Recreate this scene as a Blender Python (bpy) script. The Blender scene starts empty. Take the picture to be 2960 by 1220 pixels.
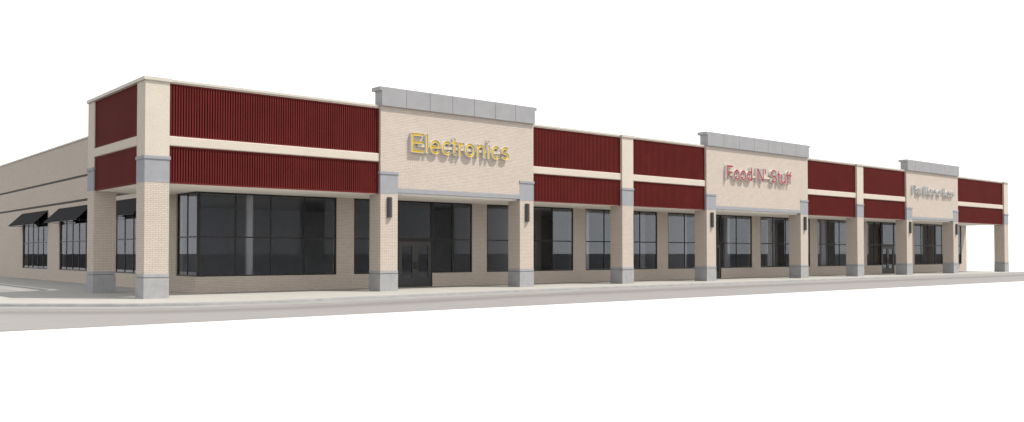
import bpy, bmesh, math, random
from mathutils import Vector, Matrix
random.seed(7)
R = math.radians
S = bpy.context.scene
COL = S.collection

# ------------------------------------------------------------------ helpers
class MB:
    """collects shapes in one bmesh and links them as ONE mesh object"""
    def __init__(self):
        self.bm = bmesh.new()
    def box(self, x0, x1, y0, y1, z0, z1):
        v = [self.bm.verts.new(p) for p in ((x0,y0,z0),(x1,y0,z0),(x1,y1,z0),(x0,y1,z0),
                                            (x0,y0,z1),(x1,y0,z1),(x1,y1,z1),(x0,y1,z1))]
        for f in ((3,2,1,0),(4,5,6,7),(0,1,5,4),(1,2,6,5),(2,3,7,6),(3,0,4,7)):
            self.bm.faces.new([v[i] for i in f])
        return self
    def face(self, pts):
        self.bm.faces.new([self.bm.verts.new(p) for p in pts])
        return self
    def sweep(self, sections, closed_section=True, caps=True):
        """rows of points, one row per station"""
        rows = [[self.bm.verts.new(p) for p in s] for s in sections]
        n = len(rows[0])
        for a, b in zip(rows, rows[1:]):
            for i in range(n if closed_section else n-1):
                j = (i+1) % n
                self.bm.faces.new((a[i], a[j], b[j], b[i]))
        if caps and closed_section:
            self.bm.faces.new(rows[0]); self.bm.faces.new(rows[-1])
        return self
    def tube(self, p, q, r, n=10):
        p = Vector(p); q = Vector(q); d = (q-p).normalized()
        a = d.orthogonal().normalized(); b = d.cross(a)
        return self.sweep([[c + (a*math.cos(t)+b*math.sin(t))*r for t in (2*math.pi*k/n for k in range(n))] for c in (p, q)])
    def build(self, name, m, parent=None, fix=True, bevel=0.0, smooth=False, label=None):
        bm = self.bm
        if fix: bmesh.ops.recalc_face_normals(bm, faces=bm.faces)
        uv = bm.loops.layers.uv.new('UVMap')
        for f in bm.faces:
            n = f.normal; ax = max(range(3), key=lambda i: abs(n[i]))
            for l in f.loops:
                c = l.vert.co
                l[uv].uv = (c.y, c.z) if ax == 0 else (c.x, c.z) if ax == 1 else (c.x, c.y)
            f.smooth = smooth
        me = bpy.data.meshes.new(name); bm.to_mesh(me); bm.free()
        me.materials.append(m)
        o = bpy.data.objects.new(name, me); COL.objects.link(o)
        if parent: o.parent = parent
        if label: o['label'] = label
        if bevel:
            b = o.modifiers.new('bevel', 'BEVEL'); b.width = bevel; b.segments = 2; b.limit_method = 'ANGLE'
        return o

def thing(name, label, cat, loc=(0,0,0), group=None):
    o = bpy.data.objects.new(name, None); COL.objects.link(o)
    o.empty_display_size = .3
    o.location = loc; o['label'] = label; o['category'] = cat
    if group: o['group'] = group
    return o

def struct(o, label, cat):
    o['kind'] = 'structure'; o['label'] = label; o['category'] = cat
    return o

# ------------------------------------------------------------------ materials
def newmat(name):
    m = bpy.data.materials.new(name); m.use_nodes = True
    nt = m.node_tree; nt.nodes.clear()
    return m, nt.nodes, nt.links

def principled(N, L, rough=.8, spec=.3):
    o = N.new('ShaderNodeOutputMaterial'); p = N.new('ShaderNodeBsdfPrincipled')
    p.inputs['Roughness'].default_value = rough
    p.inputs['Specular IOR Level'].default_value = spec
    L.new(p.outputs[0], o.inputs[0]); return p

def mix(N, L, fac, a, b):
    n = N.new('ShaderNodeMix'); n.data_type = 'RGBA'
    for i, v in ((0, fac), (6, a), (7, b)):
        if hasattr(v, 'is_linked'): L.new(v, n.inputs[i])
        else: n.inputs[i].default_value = v if not isinstance(v, tuple) else (*v, 1)
    return n.outputs[2]

def noise(N, L, vec, scale, detail=4, rough=.55):
    n = N.new('ShaderNodeTexNoise'); n.inputs['Scale'].default_value = scale
    n.inputs['Detail'].default_value = detail; n.inputs['Roughness'].default_value = rough
    L.new(vec, n.inputs['Vector']); return n.outputs['Fac']

def ramp(N, L, fac, a, b):
    n = N.new('ShaderNodeMapRange'); n.inputs['From Min'].default_value = a; n.inputs['From Max'].default_value = b
    L.new(fac, n.inputs['Value']); return n.outputs[0]

def coords(N):
    return N.new('ShaderNodeTexCoord')

def bump(N, L, p, height, strength, dist):
    b = N.new('ShaderNodeBump'); b.inputs['Strength'].default_value = strength; b.inputs['Distance'].default_value = dist
    L.new(height, b.inputs['Height']); L.new(b.outputs[0], p.inputs['Normal'])

def sc(c, k): return tuple(v*k for v in c)

def m_brick(name, c1, c2, mortar):
    m, N, L = newmat(name); p = principled(N, L, .85, .2)
    t = coords(N); b = N.new('ShaderNodeTexBrick')
    L.new(t.outputs['UV'], b.inputs['Vector'])
    for k, v in (('Scale', 1), ('Mortar Size', .0065), ('Mortar Smooth', .15), ('Brick Width', .2032), ('Row Height', .0677)):
        b.inputs[k].default_value = v
    b.inputs['Color1'].default_value = (*c1, 1); b.inputs['Color2'].default_value = (*c2, 1); b.inputs['Mortar'].default_value = (*mortar, 1)
    n = noise(N, L, t.outputs['Object'], .7, 5)
    n2 = noise(N, L, t.outputs['Object'], 14, 3)
    c = mix(N, L, ramp(N, L, n, .35, .75), b.outputs['Color'], mix(N, L, .12, b.outputs['Color'], (.30, .25, .20)))
    c = mix(N, L, ramp(N, L, n2, .3, .7), c, mix(N, L, .10, c, (.62, .55, .47)))
    L.new(c, p.inputs['Base Color'])
    inv = N.new('ShaderNodeMath'); inv.operation = 'SUBTRACT'; inv.inputs[0].default_value = 1; L.new(b.outputs['Fac'], inv.inputs[1])
    bump(N, L, p, inv.outputs[0], .25, .006)
    return m

def m_plain(name, col, rough=.8, spec=.3, var=.12, scale=2.0, fine=0, bstr=0, bdist=.004, dark=None):
    m, N, L = newmat(name); p = principled(N, L, rough, spec)
    t = coords(N); n = noise(N, L, t.outputs['Object'], scale, 6, .6)
    dark = dark or sc(col, 1-var)
    c = mix(N, L, ramp(N, L, n, .33, .68), dark, sc(col, 1+var*.4))
    if fine:
        f = noise(N, L, t.outputs['Object'], fine, 3, .6)
        c = mix(N, L, ramp(N, L, f, .3, .7), c, mix(N, L, .14, c, sc(col, 1.35)))
        if bstr: bump(N, L, p, f, bstr, bdist)
    L.new(c, p.inputs['Base Color'])
    return m

def m_slab(name, col, joint, w, off=(0, 0)):
    """poured concrete with tooled joints"""
    m, N, L = newmat(name); p = principled(N, L, .85, .25)
    t = coords(N); mp = N.new('ShaderNodeMapping'); mp.inputs['Location'].default_value = (*off, 0); L.new(t.outputs['UV'], mp.inputs['Vector'])
    b = N.new('ShaderNodeTexBrick'); L.new(mp.outputs[0], b.inputs['Vector']); b.offset = 0
    for k, v in (('Scale', 1), ('Mortar Size', .012), ('Mortar Smooth', .3), ('Brick Width', w), ('Row Height', w)):
        b.inputs[k].default_value = v
    b.inputs['Color1'].default_value = (*col, 1); b.inputs['Color2'].default_value = (*sc(col, .95), 1); b.inputs['Mortar'].default_value = (*joint, 1)
    n = noise(N, L, t.outputs['Object'], .6, 6, .65)
    c = mix(N, L, ramp(N, L, n, .35, .75), b.outputs['Color'], mix(N, L, .16, b.outputs['Color'], sc(joint, .9)))
    L.new(c, p.inputs['Base Color'])
    f = noise(N, L, t.outputs['Object'], 60, 3)
    bump(N, L, p, f, .15, .003)
    return m

BRICK = m_brick('cream_brick', (.508,.446,.393), (.457,.4,.348), (.26,.215,.178))
STUCCO = m_plain('cream_stucco', (.495,.447,.380), .9, .15, .05, 1.2, 13, .5, .02)
SOFFIT = m_plain('soffit_plaster', (.86,.82,.75), .95, .1, .03, .8)
CONC_BASE = m_plain('base_concrete', (.305,.306,.312), .85, .25, .13, 3.5, 22, .25, .004)
CONC_CAP = m_plain('grey_cast_stone', (.265,.272,.292), .85, .25, .08, 3.0, 22, .2, .004)
CONC_CROWN = m_plain('grey_fibre_cement', (.272,.273,.28), .8, .2, .09, 1.6, 18, .15, .004)
JOINT = m_plain('dark_joint_sealant', (.07,.065,.06), .8, .2, .1)
RED = m_plain('dark_red_painted_metal', (.114,.0175,.0152), .65, .06, .14, .9)
FRAME = m_plain('dark_bronze_frame', (.020,.0185,.0172), .45, .25, .1)
DOORM = m_plain('charcoal_door_frame', (.034,.034,.034), .4, .4, .1)
CANVAS = m_plain('black_canvas', (.013,.0137,.0155), .9, .15, .12, 5)
LAMP = m_plain('dark_bronze_lamp', (.045,.046,.044), .5, .4, .08)
LENS = m_plain('frosted_lens', (.5,.5,.48), .3, .5, .05)
WHITEMETAL = m_plain('white_letter_metal', (.62,.62,.61), .5, .4, .04)
YELLOW = m_plain('yellow_acrylic', (.60,.40,.028), .4, .2, .05)
REDFACE = m_plain('crimson_acrylic', (.31,.004,.015), .4, .15, .05)
STEEL = m_plain('dark_steel', (.075,.075,.078), .35, .5, .06)
RACE = m_plain('beige_metal', (.50,.44,.35), .6, .3, .05)
COPING = m_plain('cream_metal_coping', (.485,.452,.395), .5, .3, .05)
ROOFM = m_plain('pale_roof_membrane', (.45,.45,.43), .9, .2, .1)
CARPET = m_plain('dark_floor_tile', (.22,.22,.22), .7, .2, .1)
INNER = m_plain('grey_interior_paint', (.66,.66,.66), .9, .2, .06)
INNERW = m_plain('white_interior_paint', (.68,.68,.69), .9, .2, .04)
WALK = m_slab('sidewalk_concrete', (.385,.372,.342), (.24,.232,.212), 1.52, (.3, .45))
KERB = m_plain('kerb_concrete', (.245,.243,.24), .85, .25, .16, 2.2, 30, .2, .004)
GUTTER = m_plain('gutter_concrete', (.275,.268,.255), .85, .25, .12, 1.3, 30, .2, .004)
DARKSHEET = m_plain('added_dark_surface', (.035,.035,.037), .95, .1, .15, .5)

def m_road():
    """pale worn paving, with a long band of dirt washed along the gutter"""
    m, N, L = newmat('pale_road_paving'); p = principled(N, L, .9, .2)
    t = coords(N); n = noise(N, L, t.outputs['Object'], .45, 6, .65)
    c = mix(N, L, ramp(N, L, n, .3, .75), (.228,.217,.212), (.25,.24,.235))
    at = N.new('ShaderNodeAttribute'); at.attribute_name = 'kerb_distance'
    w = N.new('ShaderNodeMath'); w.operation = 'MULTIPLY_ADD'; w.inputs[1].default_value = .8; w.inputs[2].default_value = -.4
    L.new(noise(N, L, t.outputs['Object'], .3, 4), w.inputs[0])
    a = N.new('ShaderNodeMath'); a.operation = 'ADD'; L.new(at.outputs['Fac'], a.inputs[0]); L.new(w.outputs[0], a.inputs[1])
    d = N.new('ShaderNodeMath'); d.operation = 'SUBTRACT'; L.new(a.outputs[0], d.inputs[0]); d.inputs[1].default_value = 2.9
    ab = N.new('ShaderNodeMath'); ab.operation = 'ABSOLUTE'; L.new(d.outputs[0], ab.inputs[0])
    band = N.new('ShaderNodeMapRange'); band.interpolation_type = 'SMOOTHSTEP'
    for k, v in (('From Min', 0), ('From Max', 1.5), ('To Min', .55), ('To Max', 0)): band.inputs[k].default_value = v
    L.new(ab.outputs[0], band.inputs['Value'])
    c = mix(N, L, band.outputs[0], c, (.13,.12,.11))
    f = noise(N, L, t.outputs['Object'], 45, 3)
    c = mix(N, L, ramp(N, L, f, .35, .7), c, mix(N, L, .12, c, (.38,.36,.34)))
    L.new(c, p.inputs['Base Color']); bump(N, L, p, f, .2, .004)
    return m
ROAD = m_road()
WHITE = m_plain('white_ground', (.64,.64,.64), .95, 0, .01)

def m_glass(name, tint):
    m, N, L = newmat(name)
    o = N.new('ShaderNodeOutputMaterial'); t = N.new('ShaderNodeBsdfTransparent'); t.inputs[0].default_value = (*tint, 1)
    g = N.new('ShaderNodeBsdfGlossy'); g.inputs['Roughness'].default_value = .004; g.inputs['Color'].default_value = (.87,.89,.92,1)
    f = N.new('ShaderNodeFresnel'); f.inputs['IOR'].default_value = 1.5
    k = N.new('ShaderNodeMath'); k.operation = 'MULTIPLY'; k.inputs[1].default_value = .205; L.new(f.outputs[0], k.inputs[0])
    mx = N.new('ShaderNodeMixShader'); L.new(k.outputs[0], mx.inputs[0]); L.new(t.outputs[0], mx.inputs[1]); L.new(g.outputs[0], mx.inputs[2])
    L.new(mx.outputs[0], o.inputs[0]); return m
GLASS = m_glass('grey_tinted_glass', (.815,.825,.84))

# ------------------------------------------------------------------ measures (metres)
PW = .875
PX = [0, 9.844, 17.72, 24.952, 32.172, 42.05, 49.241, 56.493, 64.375, 74.455]   # left faces of the front pillars
XEND = 75.33
YW, XW = 3.62, 3.27            # shop front plane, side wall plane
YB = 52.0                      # back of the building
ZS = 4.176                     # soffit
SIGNS = [(1, 2), (4, 5), (7, 8)]
PLAIN = [0, 3, 6, 9]

B = thing('shop_building', 'long cream brick retail building with dark red ribbed cladding above square pillars', 'building')

# pillars -----------------------------------------------------------------
def pillar(x, y, plain, corner=False):
    p = MB().box(x, x+PW, y, y+PW, .88, 4.19).build('pillar', BRICK, B)
    b = MB(); e = .012
    b.box(x-e, x+PW+e, y-e, y+PW+e, -.02, .738)
    b.box(x+.03, x+PW-.03, y+.03, y+PW-.03, .738, .770)
    b.box(x-e, x+PW+e, y-e, y+PW+e, .770, .89)
    b.build('base', CONC_BASE, p)
    e = .008
    MB().box(x-e, x+PW+e, y-e, y+PW+e, 4.19, 5.02).build('capital', CONC_CAP, p)
    e = .038
    MB().box(x-e, x+PW+e, y-e, y+PW+e, 5.02, 5.145).build('collar', CONC_CAP, p, bevel=.012)
    if plain:
        MB().box(x, x+PW, y, y+PW, 5.145, 7.86).build('stucco_shaft', STUCCO, p)
    return p
for i, x in enumerate(PX):
    pillar(x, 0, i in PLAIN)
YP1B = 6.11
pillar(0, YP1B, True)

# canopy body with its soffit ----------------------------------------------
c = MB(); c.box(.135, XEND-.0, .235, YW, ZS, 7.80); c.build('canopy', SOFFIT, B)
c = MB(); c.box(.235-.10, XW, YW, YP1B+PW-.05, ZS, 7.80); c.build('canopy', SOFFIT, B, label='canopy return along the shaded side of the building')

# red ribbed panels, bands and copings between the pillars -------------------
def put(side, u, d, z):
    """front: u runs along x; left side: u runs along y; d is depth inwards"""
    return (u, d, z) if side == 'front' else (d-.10, u, z)
def pbox(mb, side, u0, u1, d0, d1, z0, z1):
    if side == 'front': mb.box(u0, u1, d0, d1, z0, z1)
    else: mb.box(d0-.10, d1-.10, u0, u1, z0, z1)
def ribbed(side, u0, u1, z0, z1):
    mb = MB(); n = max(4, round((u1-u0-.08)/.1)); a, b = u0+.04, u1-.04; w = (b-a)/n
    prof = []
    for k in range(n):
        s = a+k*w
        prof += [(s, .222), (s+.34*w, .222), (s+.40*w, .147), (s+.94*w, .147)]
    prof.append((b, .222))
    zb, zt = z0+.05, z1-.05
    lo = [put(side, u, d, zb) for u, d in prof]; hi = [put(side, u, d, zt) for u, d in prof]
    mb.sweep([lo, hi], closed_section=False)
    # edge trims
    t = .135
    pbox(mb, side, u0, u1, t, .238, z0, z0+.05); pbox(mb, side, u0, u1, t, .238, z1-.05, z1)
    pbox(mb, side, u0, u0+.04, t+.003, .238, z0+.05, z1-.05); pbox(mb, side, u1-.04, u1, t+.003, .238, z0+.05, z1-.05)
    return mb.build('ribbed_panel', RED, B)
ZP = [(4.186, 5.545), (5.918, 7.838)]
def bay(side, u0, u1):
    for z0, z1 in ZP: ribbed(side, u0, u1, z0, z1)
    m = MB(); pbox(m, side, u0, u1-.004, .075, .238, 5.551, 5.912); m.build('cream_band', STUCCO, B, bevel=.035)
    m = MB(); pbox(m, side, u0, u1, .115, .238, 7.843, 7.90); m.build('fascia_strip', STUCCO, B)
gaps = []
for i in range(9):
    if (i, i+1) in SIGNS: continue
    u0, u1 = PX[i]+PW, PX[i+1]
    bay('front', u0, u1)
    gaps.append((u0, u1))
bay('left', PW, YP1B)
def coping(*b): MB().box(*b).build('coping', COPING, B)
for u0, u1 in gaps: coping(u0+.06, u1-.06, .075, .55, 7.90, 7.985)
for i in (3, 6): coping(PX[i]-.06, PX[i]+PW+.06, -.06, .55, 7.86, 7.982)
coping(PX[9]-.06, XEND+.06, -.06, .55, 7.86, 7.982)
coping(-.06, PW+.06, -.06, .55, 7.86, 7.979)
coping(-.06, .55, .55, YP1B+PW+.06, 7.86, 7.979)

# brick sign walls ------------------------------------------------------------
def sign_wall(i, j):
    x0, x1 = PX[i], PX[j]+PW
    w = MB().box(x0+.001, x1-.001, .001, .45, 5.145, 7.957)
    w.box(x0+PW-.02, x1-PW+.02, .002, .45, 4.446, 5.145)
    w = w.build('sign_wall', BRICK, B)
    MB().box(x0+PW-.02, x1-PW+.02, -.006, .46, 4.256, 4.446).build('lintel', CONC_CAP, w)
    cr = MB(); cr.box(x0, x1, -.088, .45, 7.957, 8.60); cr.box(x0-.11, x1+.11, -.088, .56, 8.60, 8.752)
    n = 7; W = (x1-x0)/n
    for k in range(n):
        a = x0+k*W+(.009 if k else 0); b = x0+(k+1)*W-(.009 if k < n-1 else 0)
        cr.box(a, b, -.115, -.088, 7.957, 8.762)
    cr.box(x0-.112, x0, -.115, -.088, 8.60, 8.762); cr.box(x1, x1+.112, -.115, -.088, 8.60, 8.762)
    cr.box(x0-.112, x1+.112, -.088, .562, 8.752, 8.762)
    cr.build('crown', CONC_CROWN, w)
for s in SIGNS: sign_wall(*s)

# shop front: windows, doors, low walls and brick piers ------------------------
ZSILL, ZMID = .66, 2.31
# (kind, x0, x1, panes)
RUN = [('w', 3.27, 9.783, 4), ('b', 9.783, 10.694), ('w', 10.694, 13.12, 2), ('d', 13.12, 15.13), ('w', 15.13, 17.615, 2), ('b', 17.615, 18.569),
       ('w', 18.569, 24.819, 4), ('b', 24.819, 25.802), ('w', 25.802, 32.0, 4), ('b', 32.0, 33.012), ('w', 33.012, 36.36, 2), ('d', 36.36, 38.398),
       ('w', 38.398, 41.832, 2), ('b', 41.832, 42.838), ('w', 42.838, 49.048, 4), ('b', 49.048, 50.07), ('w', 50.07, 56.30, 4), ('b', 56.30, 57.255),
       ('w', 57.255, 59.62, 2), ('d', 59.62, 61.68), ('w', 61.68, 64.10, 2), ('b', 64.10, 65.166), ('w', 65.166, 71.60, 5), ('b', 71.60, 72.5),
       ('w', 72.5, 74.2, 1), ('b', 74.2, XEND-.06)]
FY = YW+.02                    # front of the frames
def window(axis, u0, u1, z0, z1, panes, base, zmid=ZMID):
    """axis 'x': in the shop front, 'y': in the side wall; base: front of the frame"""
    def bx(mb, a, b, d0, d1, za, zb):
        if axis == 'x': mb.box(a, b, base+d0, base+d1, za, zb)
        else: mb.box(base+d0, base+d1, a, b, za, zb)
    f = MB(); t, mu = .06, .05
    bx(f, u0, u1, 0, .10, z0, z0+t); bx(f, u0, u1, 0, .10, z1-t, z1)
    bx(f, u0, u0+t, .0, .10, z0+t, z1-t); bx(f, u1-t, u1, .0, .10, z0+t, z1-t)
    for k in range(1, panes):
        c = u0+(u1-u0)*k/panes
        bx(f, c-mu/2, c+mu/2, .004, .06, z0+t, z1-t)
    edges = [u0+t]+[u0+(u1-u0)*k/panes for k in range(1, panes)]+[u1-t]
    if zmid:
        for k in range(panes):
            a = edges[k]+(mu/2 if k else 0); b = edges[k+1]-(mu/2 if k < panes-1 else 0)
            bx(f, a, b, .008, .055, zmid-.03, zmid+.03)
    o = f.build('window', FRAME, B)
    g = MB(); bx(g, u0+t-.01, u1-t+.01, .020, .030, z0+t-.01, z1-t+.01)
    g.build('glazing', GLASS, o)
    return o

def door_leaf(x0, x1, hinge_left):
    d = MB(); y0, y1 = FY+.01, FY+.07; s = .17
    d.box(x0, x0+s, y0, y1, .02, 2.20); d.box(x1-s, x1, y0, y1, .02, 2.20)
    d.box(x0+s, x1-s, y0, y1, .02, .42); d.box(x0+s, x1-s, y0, y1, 2.0, 2.20)
    d.box(x0+s, x1-s, y0+.012, y1-.012, .42, .44)
    o = d.build('door', DOORM, B)
    MB().box(x0+s-.01, x1-s+.01, y0+.025, y0+.035, .41, 2.01).build('glazing', GLASS, o)
    h = MB(); hx = x1-.07 if hinge_left else x0+.07
    h.tube((hx, y0-.06, .86), (hx, y0-.06, 1.22), .016)
    h.tube((hx, y0-.06, .90), (hx, y0+.005, .90), .010); h.tube((hx, y0-.06, 1.18), (hx, y0+.005, 1.18), .010)
    h.build('handle', FRAME, o)

wall = MB()
for r in RUN:
    k, x0, x1 = r[:3]
    if k == 'b': wall.box(x0, x1, YW, YW+.3, -.02, ZS)
    elif k == 'w':
        wall.box(x0 if x0 > 3.3 else XW+.3, x1, YW, YW+.3, -.02, ZSILL)
        window('x', x0, x1, ZSILL, ZS-.004, r[3], FY) if x0 > 3.3 else None
    else:
        window('x', x0, x1, 2.31, ZS-.004, 1, FY, None)
        f = MB(); f.box(x0, x0+.06, FY, FY+.1, 0, 2.31); f.box(x1-.06, x1, FY, FY+.1, 0, 2.31); f.box(x0+.06, x1-.06, FY, FY+.1, 2.215, 2.31)
        f.build('door_frame', FRAME, B)
        mid = (x0+x1)/2
        door_leaf(x0+.065, mid-.004, True); door_leaf(mid+.004, x1-.065, False)
wall.box(XW+.3, XEND-.06, YW, YW+.3, ZS, 4.6)
# right end and back of the building
wall.box(XEND-.36, XEND-.06, YW+.3, YB, -.02, 7.9)
wall.box(XW+.3, XEND-.36, YB-.3, YB, -.02, 7.9)
wall.build('wall', BRICK, B, label='cream brick shop front wall in the shade of the canopy')

# side wall with three awning windows
WIN = [(27.19, 33.62), (18.10, 24.53), (9.0, 15.43)]
SW0 = 5.86
X2 = XW+.3
sw = MB()
sw.box(XW, X2, YW, SW0, -.02, ZSILL)                       # under the corner glazing
ys = [SW0] + [v for a, b in sorted(WIN) for v in (a, b)] + [YB]
ZT = 4.15
for k in range(0, len(ys), 2): sw.box(XW, X2, ys[k], ys[k+1], -.02, ZT)
for a, b in WIN: sw.box(XW, X2, a, b, -.02, ZSILL)
sw.box(XW, X2, SW0, YB, ZT, 4.47); sw.box(XW, X2, SW0, YB, 4.60, 5.80); sw.box(XW, X2, SW0, YB, 5.93, 7.86)
sw.box(XW, X2, YW, SW0, ZS+.02, 7.8)
sw = sw.build('wall', BRICK, B, label='long shaded cream brick side wall with two dark reveals')
j = MB()
for z in (4.47, 5.80): j.box(XW+.02, X2, SW0, YB, z, z+.13)
j.build('reveal_joint', JOINT, sw)
MB().box(XW-.05, X2+.1, YP1B+PW+.03, YB+.05, 7.86, 7.945).build('coping', COPING, B)
for a, b in WIN: window('y', a, b, ZSILL, ZT-.003, 5, XW+.05)
# corner glazing: one long front and one short side meeting in a corner post
window('x', XW+.06+.075, 9.783, ZSILL, ZS-.004, 4, FY)
window('y', FY+.002, SW0, ZSILL, ZS-.004, 2, XW+.06)
MB().box(XW+.056, XW+.13, FY-.004, FY+.0, ZSILL, ZS-.004).build('corner_post', FRAME, B)

# roof, interior
MB().box(XW+.3, XEND-.36, YW, YB-.3, 7.45, 7.6).build('roof', ROOFM, B)
MB().box(XW+.3, XEND-.37, YW+.3, 18, .002, .012).build('interior_floor', CARPET, B)
MB().box(XW+.301, XEND-.37, YW+.3, 18, 4.24, 4.34).build('ceiling', INNER, B)
inn = MB().box(XW+.301, XEND-.37, 18, 18.2, .0, 4.3)
for x in (20.9, 35.1, 57.0): inn.box(x-.1, x+.1, YW+.32, 17.99, .013, 4.239)
inn.build('interior_wall', INNER, B)
for x0, x1, y in ((6.10, 6.37, 5.0), (26.5, 26.74, 4.3), (31.98, 32.45, 5.0), (32.56, 32.72, 4.35), (40.9, 41.5, 5.2), (46.3, 47.2, 5.4), (53.4, 54.0, 5.3), (58.3, 59.2, 6.0), (67.3, 68.2, 6.0)):
    MB().box(x0, x1, y, y+.16, .013, 4.238).build('added_pale_strip', INNERW, B)  # added white boxes, some standing in for daylight strips seen through the glass

# ------------------------------------------------------------------ awnings
def awning(label, yc):
    t = thing('window_awning', label, 'awning', (XW, yc, 3.42), 'black awnings on the side wall')
    h = 3.37; top, out = .83, .80
    c = MB()
    prof = [(0.0, top), (-out, .03), (-out, -.0), (-out+.02, -.0), (-out+.02, .022), (0.0, top-.03)]
    c.sweep([[(x, y, z) for x, z in prof] for y in (-h, h)])
    c.build('canvas', CANVAS, t)
    f = MB(); r = .015
    f.tube((-out+.015, -h, -.012), (-out+.015, h, -.012), r)
    for y in (-h+.02, h-.02, 0): f.tube((-out+.015, y, -.012), (-.0, y, -.012), r)
    f.build('frame', FRAME, t)
    return t
awning('black sloped canvas awning over the farthest side window', 30.45)
awning('black sloped canvas awning over the middle side window, just left of the rear corner pillar', 21.36)
awning('black sloped canvas awning glimpsed between the two corner pillars', 12.27)

# ------------------------------------------------------------------ wall lamps
def make_lamp():
    t = thing('wall_lamp', '', 'wall lamp', (0,0,0), 'dark wall lamps on the sign wall pillars')
    n = 12; w, d, h = .118, .125, .87
    MB().box(-w+.01, w-.01, -.022, -.001, .02, h-.02).build('back_plate', LAMP, t)
    prof = [(w*math.cos(a), -.022-d*math.sin(a)) for a in (math.pi*k/n for k in range(n+1))]
    MB().sweep([[(x, y, z) for x, y in prof] for z in (0, h)]).build('housing', LAMP, t, smooth=False)
    p2 = [(x*.86, -.022+(y+.022)*.86-.004) for x, y in prof]
    MB().sweep([[(x, y, z) for x, y in p2] for z in (-.012, -.001)]).build('lens', LENS, t)
    return t
def copy_thing(o):
    c = o.copy(); COL.objects.link(c)
    for ch in list(o.children):
        k = ch.copy(); COL.objects.link(k); k.parent = c
    return c
LL = ['dark half round wall lamp on the pillar left of the yellow lettered sign', 'dark half round wall lamp on the pillar right of the yellow lettered sign',
      'dark half round wall lamp on the pillar left of the crimson lettered sign', 'dark half round wall lamp on the pillar right of the crimson lettered sign',
      'dark half round wall lamp on the pillar left of the silver lettered sign', 'dark half round wall lamp on the pillar right of the silver lettered sign']
lamp0 = make_lamp()
for k, i in enumerate((1, 2, 4, 5, 7, 8)):
    o = lamp0 if k == 0 else copy_thing(lamp0)
    o.location = (PX[i]+PW/2+(.03 if k > 1 else 0), 0, 3.165); o['label'] = LL[k]

# ------------------------------------------------------------------ channel letter signs
XH = .725                      # x-height, in cap heights
ADV = dict(E=.93, l=.31, e=.777, c=.698, t=.388, r=.465, o=.777, n=.777, i=.31, s=.698, F=.853, d=.777, N=1.009, S=.931, u=.777, f=.388,
           P=.931, a=.777, y=.698, M=1.163, L=.777)
ADV["'"] = .267; ADV[' '] = .45
def arc(cx, cy, rx, ry, a0, a1, n=14):
    return [(cx+rx*math.cos(R(a0+(a1-a0)*k/n)), cy+ry*math.sin(R(a0+(a1-a0)*k/n))) for k in range(n+1)]
def glyph(ch, w):
    """centre lines of the strokes of a plain sans letter (a trailing 'o' closes the stroke)"""
    h = w/2; L = .11+h; X = XH; l = .09+h; q = .687-h
    bowl = arc(.388, X/2, .338-h, X/2-h+.012, 0, 360, 30)[:-1]
    if ch == 'E': return [[(L,0),(L,1)], [(L-h,1-h),(.86,1-h)], [(L-h,.53),(.82,.53)], [(L-h,h),(.88,h)]]
    if ch == 'F': return [[(L,0),(L,1)], [(L-h,1-h),(.80,1-h)], [(L-h,.50),(.70,.50)]]
    if ch == 'L': return [[(L,0),(L,1)], [(L-h,h),(.73,h)]]
    if ch == 'l': return [[(.155,0),(.155,1)]]
    if ch == 'i': return [[(.155,0),(.155,X)], [(.155,.87),(.155,1)]]
    if ch == "'": return [[(.133,.64),(.133,1)]]
    if ch == 'o': return [bowl+['o']]
    if ch == 'e': return [arc(.388, X/2, .338-h, X/2-h+.012, 0, 325, 26), [(.06+h,X/2),(.72-h+.012,X/2)]]
    if ch == 'c': return [arc(.375, X/2, .325-h, X/2-h+.012, 42, 318, 24)]
    if ch == 't': return [[(.18,.93),(.18,.16)]+arc(.30, .16, .12, .16-h, 180, 285, 8), [(.02,X-h),(.36,X-h)]]
    if ch == 'f': return [[(.15,0),(.15,.82)]+arc(.29, .82, .14, .18-h, 180, 72, 8), [(.0,X-h),(.36,X-h)]]
    if ch == 'r': return [[(l,0),(l,X)], arc(.37, .42, .37-l, X-.42-h, 180, 68, 9)]
    if ch == 'n': return [[(l,0),(l,X)], arc((l+q)/2, .42, (q-l)/2, X-.42-h, 180, 0, 16)+[(q,0)]]
    if ch == 'u': return [[(q,0),(q,X)], [(l,X)]+arc((l+q)/2, .30, (q-l)/2, .30-h, 180, 360, 16)]
    if ch == 'd': return [bowl+['o'], [(q,0),(q,1)]]
    if ch == 'a': return [arc(.37, .50, .27, X-.50-h, 170, 0, 12)+[(.64,.12),(.68,0)], arc(.36, .215, .28, .215-h, 0, 360, 24)[:-1]+['o']]
    if ch == 'y': return [[(.05,X),(.35,0)], [(.65,X),(.36,-.08),(.29,-.22),(.10,-.24)]]
    if ch == 'P': return [[(L,0),(L,1)], [(L-h,1-h),(.56,1-h)]+arc(.56, .725, .29-h, .275-h, 90, -90, 12)+[(L-h,.45+h)]]
    if ch == 'N': return [[(L,0),(L,1)], [(L,1),(.90-h,0)], [(.90-h,0),(.90-h,1)]]
    if ch == 'M': return [[(L,0),(L,1)], [(L,1),(.58,.02)], [(.58,.02),(1.05-h,1)], [(1.05-h,0),(1.05-h,1)]]
    if ch in 'sS':
        H = X if ch == 's' else 1.0; c, rx = (.349, .27) if ch == 's' else (.465, .365)
        r = (H-w)/4+.004; rx -= h
        return [arc(c, H-h-r, rx, r, 25, 270, 14)+arc(c, h+r, rx, r, 90, -155, 14)[1:]]
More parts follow.
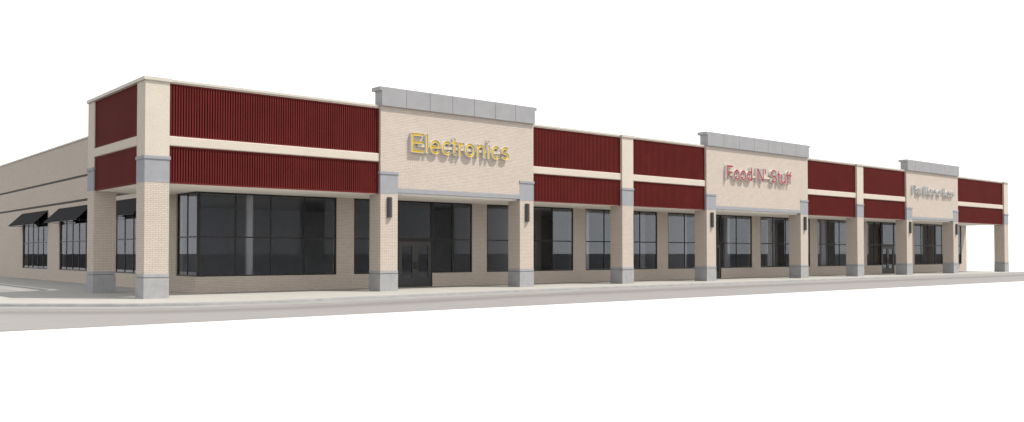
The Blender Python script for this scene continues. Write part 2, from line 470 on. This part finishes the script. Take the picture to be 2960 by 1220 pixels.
def outline(path, w):
    """two rows of points, either side of a stroke"""
    closed = path[-1] == 'o'; P = [Vector(p) for p in (path[:-1] if closed else path)]; n = len(P); A, Bb = [], []
    for i, p in enumerate(P):
        a = P[i-1] if (i or closed) else None; b = P[(i+1) % n] if (i < n-1 or closed) else None
        d1 = (p-a).normalized() if a is not None else None; d2 = (b-p).normalized() if b is not None else None
        d1 = d1 or d2; d2 = d2 or d1
        t = (d1+d2).normalized(); m = Vector((-t.y, t.x)); k = 1/max(.5, m.dot(Vector((-d1.y, d1.x))))
        A.append(p+m*w/2*k); Bb.append(p-m*w/2*k)
    return A, Bb, closed
def letter_mesh(ch, w, sx, sz):
    """front outline faces of one letter: its strokes united into a single shape"""
    objs = []
    for k, st in enumerate(glyph(ch, w)):
        A, Bb, closed = outline(st, w); bm = bmesh.new(); n = len(A)
        V = [[bm.verts.new((p.x*sx, p.y*sz, z)) for p in row] for z in (0, 1) for row in (A, Bb)]
        for i in range(n if closed else n-1):
            j = (i+1) % n
            for f in ((V[0][i],V[0][j],V[1][j],V[1][i]), (V[2][i],V[2][j],V[3][j],V[3][i]), (V[0][i],V[0][j],V[2][j],V[2][i]), (V[1][i],V[1][j],V[3][j],V[3][i])):
                bm.faces.new(f)
        if not closed:
            for i in (0, n-1): bm.faces.new((V[0][i], V[1][i], V[3][i], V[2][i]))
        bmesh.ops.recalc_face_normals(bm, faces=bm.faces)
        me = bpy.data.meshes.new('stroke'); bm.to_mesh(me); bm.free()
        o = bpy.data.objects.new('stroke', me); COL.objects.link(o); objs.append(o)
    for o in objs[1:]:
        b = objs[0].modifiers.new('join', 'BOOLEAN'); b.operation = 'UNION'; b.solver = 'EXACT'; b.object = o
    dg = bpy.context.evaluated_depsgraph_get(); dg.update()
    me = bpy.data.meshes.new_from_object(objs[0].evaluated_get(dg))
    for o in objs: bpy.data.objects.remove(o)
    bm = bmesh.new(); bm.from_mesh(me)
    bmesh.ops.delete(bm, geom=[f for f in bm.faces if not (f.normal.z > .9 and f.calc_center_median().z > .9)], context='FACES')
    bmesh.ops.remove_doubles(bm, verts=bm.verts, dist=1e-5)
    return bm
def sign(label, text, x0, x1, zb, cap, depth, face_mat, race, w=.122):
    t = thing('shop_sign', label, 'sign', (x0, 0, zb), 'channel letter signs on the brick sign walls')
    total = sum(ADV[c] for c in text)-.11-.05; sx = (x1-x0)/total; pen = -.11
    for ch in text:
        if ch == ' ': pen += ADV[ch]; continue
        bm = letter_mesh(ch, w, sx, cap); ox = pen*sx; pen += ADV[ch]
        wd, rec = .006, .008 if depth > .17 else .034
        def P(c, y): return (c.x+ox, y, c.y)
        nrm, dirs, be = {}, {}, []
        for f in bm.faces:
            for lp in f.loops:
                if len(lp.edge.link_faces) == 1:
                    p, q = lp.vert, lp.link_loop_next.vert; d = (q.co-p.co).normalized()
                    be.append((p, q)); n = Vector((d.y, -d.x, 0))
                    for v in (p, q): nrm.setdefault(v, []).append(n)
        off = {}
        for v, ns in nrm.items():
            s = sum(ns, Vector()).normalized(); off[v] = s/max(.5, s.dot(ns[0]))
        can = MB()
        for p, q in be:
            ip, iq = p.co, q.co; op, oq = ip+off[p]*wd, iq+off[q]*wd
            can.face([P(op, -.003), P(oq, -.003), P(oq, -depth), P(op, -depth)])
            can.face([P(op, -depth), P(oq, -depth), P(iq, -depth), P(ip, -depth)])
            can.face([P(ip, -depth), P(iq, -depth), P(iq, -depth+rec), P(ip, -depth+rec)])
        for f in bm.faces: can.face([P(v.co, -.003) for v in f.verts])
        bmesh.ops.remove_doubles(can.bm, verts=can.bm.verts, dist=1e-5)
        o = can.build('letter', WHITEMETAL, t)
        fc = MB()
        for f in bm.faces: fc.face([P(v.co, -depth+rec) for v in f.verts])
        bmesh.ops.remove_doubles(fc.bm, verts=fc.bm.verts, dist=1e-5)
        fc.build('letter_face', face_mat, o)
        bm.free()
    if not race: return t
    r0, r1, rz0, rz1 = race
    MB().box(r0-x0, r1-x0, -.10, -.002, rz0-zb, rz1-zb).build('raceway', RACE, t)
    return t
sign('yellow faced raised letters with white sides on the nearest brick sign wall', 'Electronics', 11.337, 16.92, 6.06, .84, .165, YELLOW, (11.7, 16.8, 6.31, 6.45))
sign('thin crimson faced raised letters with white sides on the middle brick sign wall', "Food N' Stuff", 33.92, 40.73, 6.085, .815, .185, REDFACE, (34.3, 40.5, 6.29, 6.42), .118)
sign('silver grey raised letters on the farthest and smallest looking brick sign wall', 'Pay More or Less', 57.28, 64.22, 6.19, .635, .17, STEEL, None, .095)

# ------------------------------------------------------------------ ground, road, kerb, sidewalk
CP = [(75.8, -1.25), (60, -1.55), (40, -1.85), (26, -2.05), (20, -2.2), (14, -2.55), (10, -2.95), (6.5, -3.4), (3.5, -3.75), (1.2, -3.62), (-.3, -3.2), (-1.4, -2.65), (-2.5, -1.75), (-3.5, -.83),
      (-4.6, .15), (-5.7, 1.6), (-6.6, 3.6), (-6.6, 5.6), (-5.2, 7.6), (-2.75, 9.25), (-1.1, 10.3), (-.3, 11.2), (-.07, 12.6), (-.07, 16), (-.07, 30), (-.07, YB)]
def smooth(P, n=6):
    out = []
    for i in range(len(P)-1):
        p0, p1, p2, p3 = (Vector(P[max(0, min(len(P)-1, k))]) for k in (i-1, i, i+1, i+2))
        for s in range(n):
            t = s/n
            out.append(.5*((2*p1)+(p2-p0)*t+(2*p0-5*p1+4*p2-p3)*t*t+(3*p1-p0-3*p2+p3)*t**3))
    out.append(Vector(P[-1])); return out
KP = smooth(CP)
def offs(path, d):
    out = []
    for i, p in enumerate(path):
        t = (path[min(i+1, len(path)-1)]-path[max(0, i-1)]).normalized()
        out.append(p+Vector((-t.y, t.x))*d)
    return out
def sheet(name, outline, z, thick, m):
    bm = bmesh.new(); v = [bm.verts.new((x, y, z)) for x, y in outline]
    f = bm.faces.new(v)
    if thick:
        r = bmesh.ops.extrude_face_region(bm, geom=[f]); 
        for q in r['geom']:
            if isinstance(q, bmesh.types.BMVert): q.co.z -= thick
    bmesh.ops.triangulate(bm, faces=[f for f in bm.faces if len(f.verts) > 4])
    mb = MB(); mb.bm.free(); mb.bm = bm
    return mb.build(name, m)
walk = sheet('sidewalk', [tuple(p) for p in KP]+[(75.8, YB)], 0, .2, WALK)
struct(walk, 'pale concrete sidewalk in front of and beside the shops', 'sidewalk')
prof = [(.0, -.2), (.0, .002), (.10, .001), (.15, -.006), (.175, -.03), (.20, -.098), (.20, -.2)]
k = MB(); rows = [offs(KP, d) for d, z in prof]
k.sweep([[(rows[q][i].x, rows[q][i].y, prof[q][1]) for q in range(len(prof))] for i in range(len(KP))])
struct(k.build('kerb', KERB), 'grey concrete kerb curving round the corner of the sidewalk', 'kerb')
prof = [(.2, -.2), (.2, -.094), (.55, -.103), (1.25, -.098), (1.25, -.2)]
k = MB(); rows = [offs(KP, d) for d, z in prof]
k.sweep([[(rows[q][i].x, rows[q][i].y, prof[q][1]) for q in range(len(prof))] for i in range(len(KP))])
struct(k.build('gutter', GUTTER), 'smooth concrete gutter along the foot of the kerb', 'gutter')
def road_sheet():
    """slab whose top is a fine grid that knows how far each point lies from the kerb"""
    def ticks(a, b, st): n = max(1, round((b-a)/st)); return [a+(b-a)*k/n for k in range(n+1)]
    xs = ticks(-13, 20, .6)+ticks(20, 110, 5)[1:]; ys = ticks(-10.42, -1, .35); zt = -.108
    mb = MB(); V = [[mb.bm.verts.new((x, y, zt)) for x in xs] for y in ys]
    for j in range(len(ys)-1):
        for i in range(len(xs)-1): mb.bm.faces.new((V[j][i], V[j][i+1], V[j+1][i+1], V[j+1][i]))
    def strip(pts):
        for p, q in zip(pts, pts[1:]):
            mb.bm.faces.new((p, q, mb.bm.verts.new((q.co.x, q.co.y, -.135)), mb.bm.verts.new((p.co.x, p.co.y, -.135))))
    strip(V[0]); strip(V[-1]); strip([r[-1] for r in V]); strip([r[0] for r in V])
    y2 = ticks(-1, YB, 1.0); x2 = ticks(-13, -.06, .6)
    W = [[mb.bm.verts.new((x, y, zt)) for x in x2] for y in y2]
    for j in range(len(y2)-1):
        for i in range(len(x2)-1): mb.bm.faces.new((W[j][i], W[j][i+1], W[j+1][i+1], W[j+1][i]))
    o = mb.build('road', ROAD, fix=False)
    at = o.data.attributes.new('kerb_distance', 'FLOAT', 'POINT')
    for v, d in zip(o.data.vertices, at.data):
        q = Vector((v.co.x, v.co.y)); best = 1e9
        for p, r in zip(KP, KP[1:]):
            e = r-p; t = max(0, min(1, (q-p).dot(e)/max(1e-9, e.length_squared))); best = min(best, (q-p-e*t).length)
        d.value = best
    return o
struct(road_sheet(), 'pale grey road strip in front of the sidewalk', 'road')
g = MB().box(-3000, 3000, -3000, 3000, -.60, -.125)
struct(g.build('ground', WHITE), 'plain white ground around the building', 'ground')
dark_sheet = MB().box(-3000, 3000, -3000, -31.5, -.3, -.118); dark_sheet.box(-3000, -14, -31.5, 3000, -.3, -.118)  # dark ground added out of view, so the panes reflect dark below the horizon
struct(dark_sheet.build('added_dark_sheet', DARKSHEET), 'unseen dark sheet added behind the viewpoint to darken the lower window reflections', 'dark sheet')

# ------------------------------------------------------------------ sky, sun, camera
SUN = Vector((.90, -1.0, 2.12)).normalized()     # towards the sun
elev = math.asin(SUN.z); az = math.atan2(SUN.x, SUN.y)
w = bpy.data.worlds.new('World'); S.world = w; w.use_nodes = True
N, L = w.node_tree.nodes, w.node_tree.links; N.clear()
out = N.new('ShaderNodeOutputWorld'); bg = N.new('ShaderNodeBackground'); L.new(bg.outputs[0], out.inputs[0])
sky = N.new('ShaderNodeTexSky'); sky.sky_type = 'NISHITA'; sky.sun_disc = False; sky.sun_elevation = elev; sky.sun_rotation = az
sky.dust_density = 3; sky.air_density = 1
tc = N.new('ShaderNodeTexCoord'); sp = N.new('ShaderNodeSeparateXYZ'); L.new(tc.outputs['Generated'], sp.inputs[0])
mr = N.new('ShaderNodeMapRange'); mr.interpolation_type = 'SMOOTHSTEP'
for kk, v in (('From Min', .30), ('From Max', .9), ('To Min', 0), ('To Max', .6)): mr.inputs[kk].default_value = v
L.new(sp.outputs['Z'], mr.inputs['Value'])
mx = N.new('ShaderNodeMix'); mx.data_type = 'RGBA'; L.new(mr.outputs[0], mx.inputs[0])
mx.inputs[6].default_value = (13.4, 13.4, 13.4, 1); L.new(sky.outputs[0], mx.inputs[7])     # bright white haze low down, blue showing through overhead
L.new(mx.outputs[2], bg.inputs['Color']); bg.inputs['Strength'].default_value = .095

sun = bpy.data.lights.new('sun', 'SUN'); sun.energy = 4.3; sun.angle = R(.5); sun.color = (1, .96, .90)
so = bpy.data.objects.new('sun', sun); COL.objects.link(so); so.rotation_euler = SUN.to_track_quat('Z', 'Y').to_euler(); so.location = (20, -40, 60)

f, ppy, th, pt = 2631.94, 677.60, .8670228, .0209901
fw = Vector((math.cos(th)*math.cos(pt), math.sin(th)*math.cos(pt), math.sin(pt)))
rt = Vector((math.sin(th), -math.cos(th), 0)); up = rt.cross(fw)
cam = bpy.data.cameras.new('camera'); co = bpy.data.objects.new('camera', cam); COL.objects.link(co)
mt = Matrix((rt, up, -fw)).transposed().to_4x4(); mt.translation = Vector((-11.0137, -33.2600, 1.62)); co.matrix_world = mt
cam.sensor_fit = 'HORIZONTAL'; cam.sensor_width = 36; cam.lens = 36*f/2960; cam.shift_y = (ppy-610)/2960
cam.clip_start = .1; cam.clip_end = 8000
S.camera = co
S.view_settings.view_transform = 'Standard'; S.view_settings.look = 'None'; S.view_settings.gamma = 1
S.view_settings.exposure = .12
S.render.film_transparent = False
S.cycles.max_bounces = 10; S.cycles.transparent_max_bounces = 16
S.cycles.use_denoising = True
S.cycles.denoiser = "OPENIMAGEDENOISE"
